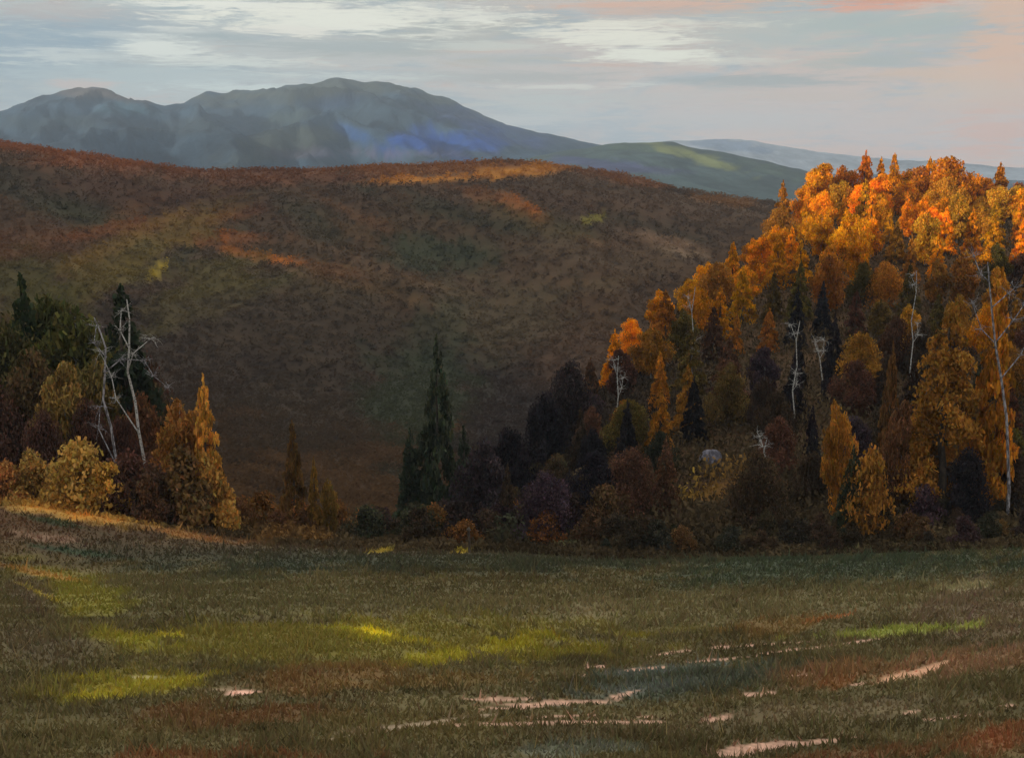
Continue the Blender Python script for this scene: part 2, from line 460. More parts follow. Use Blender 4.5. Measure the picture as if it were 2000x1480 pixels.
def col_main(u, v):  # blue of distance and low lavender mist put into the slope colour
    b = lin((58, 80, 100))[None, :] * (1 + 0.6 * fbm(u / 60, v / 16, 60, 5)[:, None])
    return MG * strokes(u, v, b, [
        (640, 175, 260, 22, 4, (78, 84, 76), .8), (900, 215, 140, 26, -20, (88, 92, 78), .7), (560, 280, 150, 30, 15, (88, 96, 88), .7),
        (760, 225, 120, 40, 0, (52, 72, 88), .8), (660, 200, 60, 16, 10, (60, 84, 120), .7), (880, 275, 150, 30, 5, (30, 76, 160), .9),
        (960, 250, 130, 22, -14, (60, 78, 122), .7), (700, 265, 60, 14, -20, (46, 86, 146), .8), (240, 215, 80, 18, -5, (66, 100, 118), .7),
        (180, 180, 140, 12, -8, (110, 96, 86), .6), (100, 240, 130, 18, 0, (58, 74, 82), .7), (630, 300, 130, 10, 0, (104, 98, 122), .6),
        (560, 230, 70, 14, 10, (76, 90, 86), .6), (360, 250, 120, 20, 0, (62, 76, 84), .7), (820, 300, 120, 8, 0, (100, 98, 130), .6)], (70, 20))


def col_green(u, v):
    b = lin((78, 96, 98))[None, :] * (1 + 0.3 * fbm(u / 70, v / 20, 61, 4)[:, None])
    return MG * strokes(u, v, b, [
        (1240, 285, 90, 14, -6, (92, 112, 98), .8), (1370, 310, 110, 12, -17, (134, 142, 92), .9), (1330, 300, 50, 8, -14, (140, 148, 96), .8),
        (1180, 320, 100, 12, -5, (72, 78, 124), .7), (1500, 330, 80, 14, -12, (92, 112, 98), .7), (1250, 330, 130, 8, -4, (80, 84, 118), .6)], (60, 14))


def col_farr(u, v):
    b = lin((160, 168, 180))[None, :] * (1 + 0.2 * fbm(u / 90, v / 16, 62, 4)[:, None])  # pale base puts the fade of distance into the colour
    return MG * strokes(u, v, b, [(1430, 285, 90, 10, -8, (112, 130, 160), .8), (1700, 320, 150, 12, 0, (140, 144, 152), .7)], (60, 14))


ridge('mountains', [-900, -500, -200, 0, 100, 200, 290, 340, 420, 480, 560, 640, 740, 800, 850, 930, 1000, 1100, 1200, 1500, 2000, 2900],
      [235, 262, 238, 222, 190, 171, 186, 204, 178, 182, 163, 155, 165, 172, 186, 216, 243, 266, 290, 330, 350, 350],
      4000, 2100, -60, col_main, 110, 70)
ridge('hills', [300, 900, 1050, 1150, 1230, 1290, 1350, 1430, 1520, 1620, 1750, 2000, 2900],
      [400, 350, 306, 288, 278, 277, 287, 302, 322, 345, 360, 370, 380], 2500, 1650, -60, col_green, 34, 80, 1.2)
ridge('far_hills', [900, 1200, 1300, 1400, 1480, 1560, 1650, 1800, 1950, 2100, 2500, 2900],
      [340, 290, 276, 271, 277, 292, 302, 314, 324, 332, 330, 340], 5600, 4700, -60, col_farr, 26, 90, 1.2)


# ------------------------------------------------------------------ foliage
def quads(c, nrm, upv, w, h):
    """leaf clumps: one bent quad each; returns verts, faces"""
    nrm = nrm / np.linalg.norm(nrm, axis=1, keepdims=True)
    s = np.cross(upv, nrm); s /= (np.linalg.norm(s, axis=1, keepdims=True) + 1e-9)
    t = np.cross(nrm, s)
    w, h = w[:, None] * 0.5, h[:, None] * 0.5
    k = rng.uniform(0.35, 1.0, (len(c), 4, 1))
    V = np.stack([c - s * w * k[:, 0] - t * h, c + s * w - t * h * k[:, 1], c + s * w * k[:, 2] + t * h, c - s * w + t * h * k[:, 3]], 1).reshape(-1, 3)
    Fc = np.arange(len(c) * 4).reshape(-1, 4)
    return V, Fc


def randdir(n):
    a = rng.normal(size=(n, 3)); return a / np.linalg.norm(a, axis=1, keepdims=True)


def tint(n, lobe_t, hue=0.12, amt=0.22):
    b = lobe_t * (1 + amt * rng.normal(size=n)).clip(0.4, 1.7)
    c = np.stack([b * (1 + hue * rng.normal(size=n)), b, b * (1 + hue * rng.normal(size=n))], 1).clip(0.08, 2.2)
    return np.repeat(c, 4, 0)


def conifer_crown(name, h=12.0, rad=2.6, n=3000, tiers=13, low=0.10, droop=0.3, sz=1.0):
    nb = tiers * 9
    bt = np.sort(rng.uniform(0, 1, nb)) ** 0.9
    bt = (np.floor(bt * tiers) + rng.uniform(0, 0.55, nb)) / tiers
    ba = rng.uniform(0, 2 * math.pi, nb)
    bl = rad * (1 - bt) ** 0.85 * rng.uniform(0.62, 1.12, nb) + 0.12
    btint = rng.uniform(0.55, 1.4, nb)
    w = bl ** 1.5; idx = rng.choice(nb, n, p=w / w.sum())
    s = rng.uniform(0.12, 1, n) ** 0.6
    r = bl[idx] * s
    a = ba[idx] + rng.normal(size=n) * 0.16
    z = h * (low + (1 - low) * bt[idx]) - droop * r * s + rng.normal(size=n) * 0.16 - 0.05
    z = np.minimum(z, h * 0.99)
    c = np.stack([r * np.cos(a), r * np.sin(a), z], 1)
    m = 70                                            # the leader
    c[:m, 0:2] = rng.normal(size=(m, 2)) * 0.07; c[:m, 2] = h * rng.uniform(0.86, 1.0, m)
    up = np.tile([0, 0, 1.0], (n, 1)) + 0.35 * randdir(n)
    V, Fc = quads(c, randdir(n) * [1, 1, .6], up, rng.uniform(.12, .27, n) * sz, rng.uniform(.24, .6, n) * sz)
    V[:m * 4, 0:2] *= 0.7
    return mesh_from(name, V, Fc, tint(n, btint[idx]), M_LEAF)


def leafy_crown(name, h=11.0, rad=3.0, n=3200, lobes=34, low=0.22, top=0.5, sz=1.0, vert=1.0):
    lt = rng.uniform(0, 1, lobes)
    prof = np.sin(math.pi * np.clip(lt * 0.92 + 0.06, 0, 1) ** (0.8 if top > .45 else 0.6)) ** 0.7
    la = rng.uniform(0, 6.28, lobes); lr = rad * prof * rng.uniform(0.15, 0.9, lobes)
    L = np.stack([lr * np.cos(la), lr * np.sin(la), h * (low + (0.94 - low) * lt)], 1)
    ls = rad * rng.uniform(0.22, 0.42, lobes) * (0.6 + 0.5 * prof)
    btint = rng.uniform(0.55, 1.4, lobes)
    w = ls ** 2; idx = rng.choice(lobes, n, p=w / w.sum())
    d = randdir(n) * (rng.uniform(0.1, 1, n) ** 0.45)[:, None]
    c = L[idx] + d * ls[idx][:, None] * [1, 1, 1.25]
    up = np.tile([0, 0, 1.0], (n, 1)) + 0.5 * randdir(n)
    V, Fc = quads(c, randdir(n), up, rng.uniform(.18, .36, n) * sz, rng.uniform(.28, .62, n) * sz * vert)
    return mesh_from(name, V, Fc, tint(n, btint[idx]), M_LEAF)


def tube_verts(pts, rads, ns=7):
    pts = np.array(pts, float); V = []
    for i, p in enumerate(pts):
        d = pts[min(i + 1, len(pts) - 1)] - pts[max(i - 1, 0)]
        d /= np.linalg.norm(d) + 1e-9
        a = np.cross(d, [0.3, 1, 0.1]); a /= np.linalg.norm(a); b = np.cross(d, a)
        for k in range(ns):
            t = 2 * math.pi * k / ns
            V.append(p + rads[i] * (math.cos(t) * a + math.sin(t) * b))
    Fq = []
    for i in range(len(pts) - 1):
        for k in range(ns):
            k2 = (k + 1) % ns
            Fq.append((i * ns + k, i * ns + k2, (i + 1) * ns + k2, (i + 1) * ns + k))
    return V, Fq


def tubes_mesh(name, tubes, mat):
    V, Fq = [], []
    for pts, rads in tubes:
        v, f = tube_verts(pts, rads); o = len(V)
        V += v; Fq += [tuple(a + o for a in q) for q in f]
    return mesh_from(name, V, Fq, None, mat, True)


def limb_path(p0, d, ln, n=6, wob=0.12, rise=0.0):
    p = [np.array(p0, float)]; d = np.array(d, float); d /= np.linalg.norm(d)
    for i in range(n):
        d = d + rng.normal(size=3) * wob + np.array([0, 0, rise]); d /= np.linalg.norm(d)
        p.append(p[-1] + d * ln / n)
    return p


def trunk_mesh(name, h, r, mat, top=0.97, limbs=12, lean=0.02, lo=0.25, spread=(0.8, 0.35), lmax=0.22):
    n = 9
    ax = [np.array([0, 0, -0.5])]
    for i in range(1, n + 1):
        ax.append(np.array([rng.normal() * lean * h * 0.3, rng.normal() * lean * h * 0.3, h * top * i / n]))
    tb = [(ax, [r * (1.25 if i == 0 else 1) * (1 - i / n) ** 0.85 + 0.02 for i in range(n + 1)])]
    for i in range(limbs):
        t = lo + (0.92 - lo) * (i + rng.uniform(0, 1)) / limbs
        j = t * n; q = int(j); p = ax[q] + (ax[min(q + 1, n)] - ax[q]) * (j - q)
        a = rng.uniform(0, 6.28)
        ln = h * lmax * (1 - t) ** 0.7 * rng.uniform(.7, 1.2)
        pts = limb_path(p, (math.cos(a) * spread[0], math.sin(a) * spread[0], spread[1]), ln, 5)
        rr0 = r * (1 - t) * 0.42 + 0.02
        tb.append((pts, [rr0 * (1 - k / 5.5) for k in range(6)]))
    return tubes_mesh(name, tb, mat)


def empty(name):
    o = bpy.data.objects.new(name, None); COL.objects.link(o); o.empty_display_size = 0.5
    return o


SRC = {}


def source(kind, key, h, crown, trunk):
    SRC[key] = (kind, h, crown, trunk)


for i in range(4):
    source('larch_tree', f'larch{i}', 12, conifer_crown('crown', 12, [2.8, 3.4, 3.1, 3.7][i], 7600, [12, 14, 11, 13][i]),
           trunk_mesh('trunk', 12, 0.19, M_BARK, limbs=14, spread=(.9, .05), lmax=.2))
source('larch_tree', 'larch4', 12, conifer_crown('crown', 12, 3.4, 20000, 15, .06, .5, .5), trunk_mesh('trunk', 12, .19, M_BARK, limbs=18, spread=(.9, .05), lmax=.22))
for i in range(3):
    source('spruce_tree', f'spruce{i}', 13, conifer_crown('crown', 13, [2.8, 3.3, 2.5][i], 5600, 15, 0.05, 0.5),
           trunk_mesh('trunk', 13, 0.2, M_BARK, limbs=10, spread=(.9, 0), lmax=.16))
for i in range(4):
    source('birch_tree', f'birch{i}', 11, leafy_crown('crown', 11, [3.0, 3.5, 2.7, 3.2][i], 8500, 54, 0.12, 0.5, .68, 1.45),
           trunk_mesh('trunk', 11, 0.17, M_BIRCH, limbs=12, lo=.3, spread=(.6, .6), lmax=.26))
for i in range(3):
    source('maple_tree', f'broad{i}', 10, leafy_crown('crown', 10, [4.0, 4.5, 3.7][i], 11000, 64, 0.04, 0.4, .58, 1.3),
           trunk_mesh('trunk', 10, 0.22, M_BARK, limbs=12, lo=.2, spread=(.7, .5), lmax=.3))
for i in range(3):
    source('bush', f'bush{i}', 4, leafy_crown('crown', 4, [2.4, 2.9, 2.1][i], 4200, 30, 0.0, 0.3, 0.6),
           trunk_mesh('trunk', 3.4, 0.06, M_BARK, limbs=12, lo=.05, spread=(.5, .8), lmax=.6))

TREES = []          # dicts for labelling
USED = {}


def plant(key, x, y, h=None, tip_v=None, rgb=(120, 90, 40), gain=2.2, width=1.0, label=None, lean=(0, 0), z=None):
    kind, h0, crown, trunk = SRC[key]
    z = float(H(x, y)) if z is None else z
    if tip_v is not None: h = y * float(g_of_v(tip_v)) - z
    s = h / h0
    t = empty(kind)
    t.location = (x, y, z - 0.15)
    t.rotation_euler = (lean[0], lean[1], random.uniform(0, 6.28) if lean == (0, 0) else 0)
    t.scale = (s * width, s * width, s)
    c = link('crown', crown, t)
    rgbl = lin(rgb) * gain
    c.color = (*rgbl, 1)
    link('trunk', trunk, t)
    u, v = proj(x, y, z + h * 0.55)
    TREES.append(dict(o=t, kind=kind, rgb=rgb, u=float(u), v=float(v), label=label, h=h, y=y))
    return t


def plant_px(key, u, D, **kw):
    return plant(key, x_of(u, D, kw.get('tip_v') or 700), D, **kw)


def pick(ch):
    w = [c[1] for c in ch]; return random.choices([c[0] for c in ch], w)[0]


def jit(rgb, a=0.12):
    f = 1 + random.uniform(-a, a)
    return tuple(max(4, min(250, c * f * (1 + random.uniform(-a, a) * .4))) for c in rgb)


# --- crest of the right hill: the pointed golden tops against the sky
GOLD, ORNG, OCHR, RUST = (202, 140, 24), (204, 136, 22), (182, 132, 40), (150, 102, 40)
OLIV, MARO, DARK, VIOL, GREEN, BLAK = (86, 72, 36), (80, 54, 42), (58, 46, 36), (60, 48, 52), (50, 51, 37), (38, 33, 36)
SG = 1.3          # sunlit gain
crest = [
    ('larch0', 1530, 318, 352, 1.0, (156, 104, 34), 'ochre larch at the left end of the right hill crest, slightly apart'),
    ('birch1', 1578, 322, 358, 1.1, ORNG, None),
    ('birch0', 1607, 326, 316, 1.25, GOLD, 'rounded golden birch rising above its neighbours at the left of the crest'),
    ('birch3', 1650, 332, 322, 1.3, (176, 108, 30), None),
    ('larch1', 1692, 334, 293, 1.15, (190, 112, 24), 'tallest pointed orange larch on the right hill crest'),
    ('larch0', 1722, 336, 306, .95, GOLD, 'narrow golden larch just right of the tallest crest larch'),
    ('larch3', 1748, 335, 299, .8, ORNG, 'sharp slender orange larch in the middle of the crest'),
    ('birch2', 1775, 338, 328, 1.4, GOLD, None),
    ('birch1', 1798, 338, 322, 1.2, (170, 106, 36), None),
    ('larch2', 1817, 337, 305, .85, GOLD, 'thin golden larch spire left of the broad crest birch'),
    ('birch1', 1852, 333, 303, 1.55, (184, 116, 26), 'broadest golden birch on the right hill crest'),
    ('birch3', 1900, 338, 338, 1.4, (174, 112, 34), None),
    ('larch1', 1955, 334, 316, 1.2, (172, 112, 34), 'leaning golden larch near the right end of the crest'),
    ('birch0', 1925, 330, 345, 1.2, (170, 106, 34), None),
    ('broad0', 1992, 330, 355, 1.0, (140, 84, 48), None),
    ('broad1', 2040, 330, 340, 1.0, (140, 84, 48), None),
]
for key, u, D, tv, w, rgb, lab in crest:
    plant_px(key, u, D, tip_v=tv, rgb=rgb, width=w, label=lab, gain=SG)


def crest_D(u):
    return float(np.interp(u, [1000, 1100, 1200, 1300, 1400, 1500, 1600, 2000], [155, 180, 215, 245, 275, 305, 330, 340]))


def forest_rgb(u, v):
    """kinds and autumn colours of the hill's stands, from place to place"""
    edge = np.interp(u, [1100, 1200, 1300, 1400, 1500, 1600, 2000], [720, 620, 560, 500, 430, 400, 400])  # sunlit edge; crowns further below take darker colours for shade
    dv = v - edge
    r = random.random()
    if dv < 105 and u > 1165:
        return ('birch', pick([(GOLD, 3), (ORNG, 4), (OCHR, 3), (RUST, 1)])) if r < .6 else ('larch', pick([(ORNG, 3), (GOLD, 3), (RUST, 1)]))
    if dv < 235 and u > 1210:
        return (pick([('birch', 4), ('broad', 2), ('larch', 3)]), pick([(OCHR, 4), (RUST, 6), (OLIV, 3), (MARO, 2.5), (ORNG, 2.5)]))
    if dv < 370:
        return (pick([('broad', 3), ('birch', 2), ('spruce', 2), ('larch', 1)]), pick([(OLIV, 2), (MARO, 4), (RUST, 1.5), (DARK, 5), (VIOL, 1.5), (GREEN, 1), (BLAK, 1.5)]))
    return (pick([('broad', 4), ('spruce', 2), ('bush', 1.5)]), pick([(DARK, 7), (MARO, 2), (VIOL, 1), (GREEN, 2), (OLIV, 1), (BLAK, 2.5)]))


NVAR = {'larch': 4, 'spruce': 3, 'birch': 4, 'broad': 3, 'bush': 3}
rows = [121, 133, 147, 162, 178, 196, 216, 237, 258, 280, 302, 322]
for D0 in rows:
    step = 4.2 + 0.003 * D0
    ppx = F / D0
    uL = 930 + (D0 - 120) * 2.05 + 40
    u = uL + random.uniform(0, 30)
    while u < 2080:
        D = D0 + random.uniform(-6.5, 6.5)
        if D < crest_D(u) + 3 and not (abs(u - 1388) < 75 and D < 150):
            x = x_of(u, D)
            z = float(H(x, D))
            hh = random.uniform(8.0, 12.5) * np.interp(D, [115, 200, 330], [.72, .85, 1.0])
            _, vc = proj(x, D, z + hh * .6)
            kd, rgb = forest_rgb(u, float(vc))
            if u < 1150: kd, rgb = pick([('bush', 2), ('broad', 3), ('spruce', 1)]), pick([(DARK, 3), (BLAK, 3), (VIOL, 2), (MARO, 1.5)])
            if 1540 < u < 1640 and 560 < vc < 880: rgb = BLAK; kd = 'spruce'
            if kd == 'bush': hh = random.uniform(3, 5)
            if kd == 'broad': hh *= .85
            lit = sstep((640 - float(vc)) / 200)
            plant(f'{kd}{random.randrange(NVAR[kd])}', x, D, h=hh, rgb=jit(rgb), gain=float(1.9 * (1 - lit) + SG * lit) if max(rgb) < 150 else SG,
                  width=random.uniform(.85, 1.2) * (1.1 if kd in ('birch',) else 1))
        u += step * ppx * random.uniform(.75, 1.25)

# --- notable trees of the right hill
plant_px('larch4', 1858, 124, tip_v=585, rgb=(146, 104, 44), gain=1.4, width=1.25, label='large ochre larch with a broad cone, low on the right side of the hill')
plant_px('larch0', 1958, 124, tip_v=525, rgb=(180, 122, 40), gain=1.25, width=.55, label='very narrow tall orange larch beside the right edge')
plant_px('birch3', 1656, 119, tip_v=778, lean=(0, -.09), rgb=(170, 118, 48), gain=1.25, width=.5, label='slender orange sapling birch left of the broad ochre larch')
plant_px('bush1', 1706, 116, tip_v=885, rgb=(150, 106, 46), gain=1.3, width=.55, label='narrow orange brown bush at the wood edge beside the slender sapling')
plant_px('larch1', 1745, 131, tip_v=665, rgb=(104, 74, 42), gain=1.6, width=.4, label='thin rust larch between the slender sapling and the broad ochre larch')
plant_px('birch0', 1765, 122, tip_v=775, rgb=(104, 72, 48), gain=1.6, width=.5, label='small pinkish brown birch left of the broad ochre larch')

# --- left wood
left = [  # ochre glow of the lower bushes is put into their colour
    ('spruce0', 235, 128, 556, (40, 46, 34), 1.2, 1.8, 'dark green spruce behind the pale forked birches at the left'),
    ('spruce2', 40, 135, 535, (44, 52, 34), 1.0, 1.8, 'dark spruce tip near the left edge above the olive trees'),
    ('broad0', 90, 140, 575, (66, 66, 36), .8, 1.8, 'broad olive green maple behind the left wood, near the left edge'),
    ('birch1', 145, 134, 600, (70, 68, 36), .9, 1.8, 'olive green birch right of the broad olive maple'),
    ('broad1', 10, 132, 620, (66, 62, 36), .8, 1.8, None),
    ('birch3', 180, 124, 690, (92, 78, 44), .75, 1.8, None),
    ('broad2', 60, 122, 690, (82, 66, 44), .8, 1.8, None),
    ('birch0', 120, 120, 700, (120, 98, 54), .7, 1.8, None),
    ('broad0', -20, 118, 730, (76, 55, 46), .8, 1.8, None),
    ('broad1', 165, 118, 780, (76, 54, 46), .7, 1.8, None),
    ('broad2', 280, 122, 770, (92, 62, 42), .7, 1.7, None),
    ('broad0', 240, 117, 810, (72, 50, 42), .7, 1.8, None),
    ('broad1', 80, 114, 800, (78, 56, 48), .7, 1.8, None),
    ('bush0', 60, 108, 880, (140, 112, 62), 1.0, 1.7, 'ochre bush at the left edge of the meadow'),
    ('bush1', 150, 108, 865, (150, 120, 62), 1.0, 1.7, 'tall sand coloured bush beside the ochre bush at left'),
    ('bush2', 205, 107, 905, (164, 128, 60), .9, 1.7, 'low straw yellow bush above the left bank'),
    ('bush0', 10, 107, 900, (130, 92, 54), 1.0, 2.2, None),
    ('bush1', 262, 110, 890, (80, 54, 44), 1.0, 1.8, None),
    ('larch1', 396, 113, 728, (186, 138, 62), .6, 1.5, 'golden larch with a sharp tip standing alone right of the pale birches'),
    ('birch3', 350, 114, 775, (140, 98, 50), .8, 1.6, 'rust and gold birch close against the sharp golden larch'),
    ('bush2', 350, 109, 880, (96, 74, 46), 1.0, 1.8, None),
    ('bush0', 400, 110, 890, (140, 106, 54), .8, 1.7, 'ochre bush under the sharp golden larch'),
    ('bush2', 225, 107, 925, (74, 52, 42), .9, 1.7, None),
    ('bush0', 285, 106, 935, (84, 60, 42), .8, 1.7, None),
    ('bush1', 300, 108, 915, (70, 52, 40), .9, 1.8, None),
]
for key, u, D, tv, rgb, w, g, lab in left:
    plant_px(key, u, D, tip_v=tv, rgb=rgb, width=w, gain=g, label=lab)
for i in range(16):
    u = random.uniform(-60, 290); D = random.uniform(140, 175)
    plant_px(pick([('broad', 2), ('birch', 1)]) + str(random.randrange(3)), u, D, tip_v=random.uniform(620, 740), rgb=jit(pick([((70, 66, 36), 3), ((64, 54, 36), 3), ((66, 50, 40), 2)])), gain=1.8, width=.8)

# --- hollow in the middle
mid = [
    ('spruce1', 852, 150, 655, (52, 57, 43), .7, 2.0, 'tall dark green spruce standing alone in the valley hollow'),
    ('spruce2', 800, 150, 835, (50, 56, 42), 1.0, 2.0, 'shorter dark spruce left of the lone tall spruce'),
    ('spruce0', 905, 152, 830, (50, 54, 42), 1.0, 2.0, 'dark spruce right of the lone tall spruce'),
    ('broad0', 1000, 150, 835, BLAK, .9, 1.8, 'blackish violet maple at the middle of the hollow'),
    ('broad2', 1065, 160, 770, BLAK, .9, 1.8, 'tallest blackish violet maple where the hill meets the hollow'),
    ('broad1', 1118, 168, 705, (50, 42, 42), .8, 1.8, None),
    ('broad2', 940, 140, 860, (48, 40, 42), 1.0, 2.2, None),
    ('larch3', 570, 128, 820, (100, 74, 40), .5, 1.6, 'thin rust larch alone in the brown brush left of the hollow'),
    ('larch0', 612, 122, 890, (122, 94, 44), .5, 1.6, 'small ochre larch right of the thin rust larch'),
    ('birch2', 640, 120, 930, (112, 88, 44), .6, 1.6, None),
]
for key, u, D, tv, rgb, w, g, lab in mid:
    plant_px(key, u, D, tip_v=tv, rgb=rgb, width=w, gain=g, label=lab)
for i in range(62):
    u = 430 + 800 * (i + random.random()) / 62; D = random.uniform(113, 150)
    base = pick([((74, 56, 38), 4), ((62, 50, 38), 4), ((98, 66, 36), 2), ((56, 54, 40), 2), ((54, 42, 42), 1.5)])
    if u < 680: base = pick([((98, 66, 36), 4), ((80, 58, 38), 3), ((110, 84, 44), 1)])
    plant_px(f'bush{i % 3}', u, D, h=random.uniform(2.0, 4.6), rgb=jit(base), gain=1.8, width=random.uniform(.9, 1.3))
for i in range(40):
    u = 1180 + 860 * (i + random.random()) / 40; D = random.uniform(108, 120)
    if abs(u - 1388) < 50: continue
    base = pick([((62, 50, 38), 4), ((54, 46, 38), 4), ((52, 52, 40), 2), ((56, 45, 44), 2), ((88, 68, 42), 1)])
    plant_px(f'bush{i % 3}', u, D, h=random.uniform(1.2, 3.0), rgb=jit(base), gain=1.8, width=random.uniform(.9, 1.3))


# ------------------------------------------------------------------ bare pale trees
def bare_tree(name, u, D, base_v, path, r0, twigs, mat, label, group=None, leafkey=None):
    """path: trunk in photo pixels as offsets, built upright at depth D; twigs: side limbs"""
    t = empty(name)
    x0, z0 = x_of(u, D, base_v), None
    z0 = float(H(x0, D))
    t.location = (x0, D, z0 - 0.2)
    s = D / F
    def P(du, dv, k=0.0): return (du * s, k, dv * s)
    pts = [P(0, -4)] + [P(a, b, 0.25 * math.sin(a * .1 + b * .02)) for a, b in path]
    n = len(pts)
    link('trunk', tubes_mesh('trunk', [(pts, [r0 * (1 - i / n) ** .8 + .025 for i in range(n)])], mat), t)
    for tw in twigs:
        q = [P(a, b, (0.5 if i else 0) * (-1) ** i + rng.normal() * .15) for i, (a, b) in enumerate(tw)]
        m = len(q)
        tb = [(q, [r0 * .36 * (1 - i / m) + .014 for i in range(m)])]
        for k in range(1, m):
            for _ in range(9):
                d = (rng.normal(), rng.normal(), rng.uniform(-.4, 1))
                pp = limb_path(q[k], d, rng.uniform(.4, 1.7), 4, .3, -.03)
                tb.append((pp, [.02, .017, .014, .010, .006]))
                for _ in range(2): tb.append((limb_path(pp[2], (rng.normal(), rng.normal(), rng.uniform(-.6, .6)), rng.uniform(.3, .8), 3, .3), [.011, .009, .007, .005]))
        link('branch', tubes_mesh('branch', tb, mat), t)
    t['label'] = label; t['category'] = 'tree'
    if group: t['group'] = group
    return t


bare_tree('birch_tree', 296, 114, 905, [(-4, 50), (-14, 110), (-24, 180), (-28, 240), (-40, 300), (-32, 350), (-28, 405), (-32, 445)], .15,
          [[(-24, 180), (-60, 250), (-76, 290), (-90, 340)], [(-40, 300), (-20, 340), (6, 365)], [(-32, 350), (-46, 385), (-50, 420)]],
          M_BIRCH, 'tall leaning white birch, nearly bare, in front of the dark spruce', 'pale bare birches at the left')
bare_tree('birch_tree', 240, 113, 905, [(-2, 50), (-14, 110), (-22, 180), (-34, 235), (-26, 290), (-20, 340), (-30, 375), (-40, 400)], .13,
          [[(-26, 290), (10, 318), (50, 312), (72, 285), (95, 258)], [(-22, 320), (-40, 350), (-44, 380)], [(-14, 110), (-40, 180), (-42, 220)]],
          M_DEAD, 'forked grey birch with a long arm reaching right, left of the leaning white birch', 'pale bare birches at the left')
bare_tree('dead_tree', 1975, 118, 900, [(2, 60), (-6, 140), (-14, 210), (-30, 290), (-46, 360), (-58, 430), (-66, 480), (-72, 520)], .15,
          [[(-30, 290), (0, 340), (25, 380)], [(-46, 360), (-20, 410), (10, 440)], [(-46, 360), (-80, 390), (-95, 440)], [(-58, 430), (-30, 460), (-10, 470)], [(-66, 480), (-88, 500), (-96, 530)]],
          M_DEAD, 'bare grey dead tree with twisted twigs near the right edge', None)
pale = [(1352, 176, 700, [(2, 40), (-2, 80), (1, 130), (-3, 170), (2, 220)], 'slim pale birch stem among the rust trees, leftmost but one on the hill'),
        (1205, 160, 770, [(0, 40), (3, 80), (0, 120), (2, 160)], 'pale stem on the lowest corner of the hill wood'),
        (1552, 150, 780, [(2, 60), (-4, 110), (2, 160), (-2, 210), (4, 250)], 'white stem rising left of the black spruces'),
        (1498, 122, 900, [(4, 30), (-4, 70), (3, 100), (-6, 135), (-2, 160)], 'short bright white stem low in the hill wood'),
        (1782, 175, 660, [(0, 40), (3, 90), (-3, 130), (2, 190), (0, 230)], 'pale stem high on the right slope under the golden crest'),
        (1612, 168, 640, [(0, 40), (-8, 90), (-20, 120)], 'crooked pale stem right of the white stem')]
for u, D, bv, path, lab in pale:
    zb = float(H(x_of(u, D, bv), D)); top = path[-1]
    bare_tree('birch_tree', u, D, bv, path, .075, [[path[1], (path[1][0] + 5, path[1][1] + 14), (path[1][0] + 9, path[1][1] + 34)],
                                                  [path[-2], (path[-2][0] - 5, path[-2][1] + 14), (path[-2][0] - 8, path[-2][1] + 30)]],
              M_BIRCH, lab, 'slim pale stems in the hill wood')

# stone and post at the wood edge
import bmesh
def rock(name, x, y, s, label, seed):
    bm = bmesh.new(); bmesh.ops.create_icosphere(bm, subdivisions=4, radius=1)
    P = np.array([v.co[:] for v in bm.verts])
    n = fbm(P[:, 0] * 1.6 + seed, P[:, 1] * 1.6 + P[:, 2] * 1.3, seed, 4)
    for v, k in zip(bm.verts, n):
        v.co *= 1 + .28 * k
        v.co.x *= s[0]; v.co.y *= s[1]; v.co.z *= s[2]
    for f in bm.faces: f.smooth = True
    me = bpy.data.meshes.new(name); bm.to_mesh(me); bm.free(); me.materials.append(M_STONE)
    o = link(name, me); o.location = (x, y, float(H(x, y)) + s[2] * .5)
    o['label'] = label; o['category'] = 'boulder'
    return o


rock('boulder', x_of(1388, 142, 885), 142, (1.3, 1.1, 1.35), 'rounded grey violet boulder in a gap low in the hill wood', 4)
t = empty('fence_post'); px = x_of(916, 104, 1040); t.location = (px, 104, float(H(px, 104)))
link('post', tubes_mesh('post', [([(0, 0, -.3), (.02, 0, .8), (-.03, 0, 1.7), (-.02, 0, 2.0)], [.12, .11, .12, .05])], M_BARK), t)
link('cap', tubes_mesh('cap', [([(-.03, 0, 1.98), (-.03, 0, 2.1), (-.03, 0, 2.3)], [.2, .17, .02])], M_BARK), t)
t['label'] = 'short dark wooden post at the meadow edge below the hollow'; t['category'] = 'post'

# ------------------------------------------------------------------ labels for the trees
ORD = ['', 'first', 'second', 'third', 'fourth', 'fifth', 'sixth', 'seventh', 'eighth', 'ninth', 'tenth', 'eleventh', 'twelfth', 'thirteenth',
       'fourteenth', 'fifteenth', 'sixteenth', 'seventeenth', 'eighteenth', 'nineteenth', 'twentieth']
ORD += ['twenty-' + w for w in ORD[1:10]] + ['thirtieth'] + ['thirty-' + w for w in ORD[1:10]] + ['fortieth'] + ['forty-' + w for w in ORD[1:10]]


def cname(rgb):
    r, g_, b = rgb; l = (r + g_ + b) / 3
    if l < 42: return 'blackish'
    if r > 160: return 'golden orange'
    if r > 125: return 'ochre'
    if g_ >= r * .93: return 'dark green'
    if g_ >= r * .8 and b < g_ * .65: return 'olive'
    if r > 95: return 'rust brown'
    if b > g_ * .96: return 'dusky violet'
    if b > g_ * .72: return 'dull maroon'
    return 'brown'


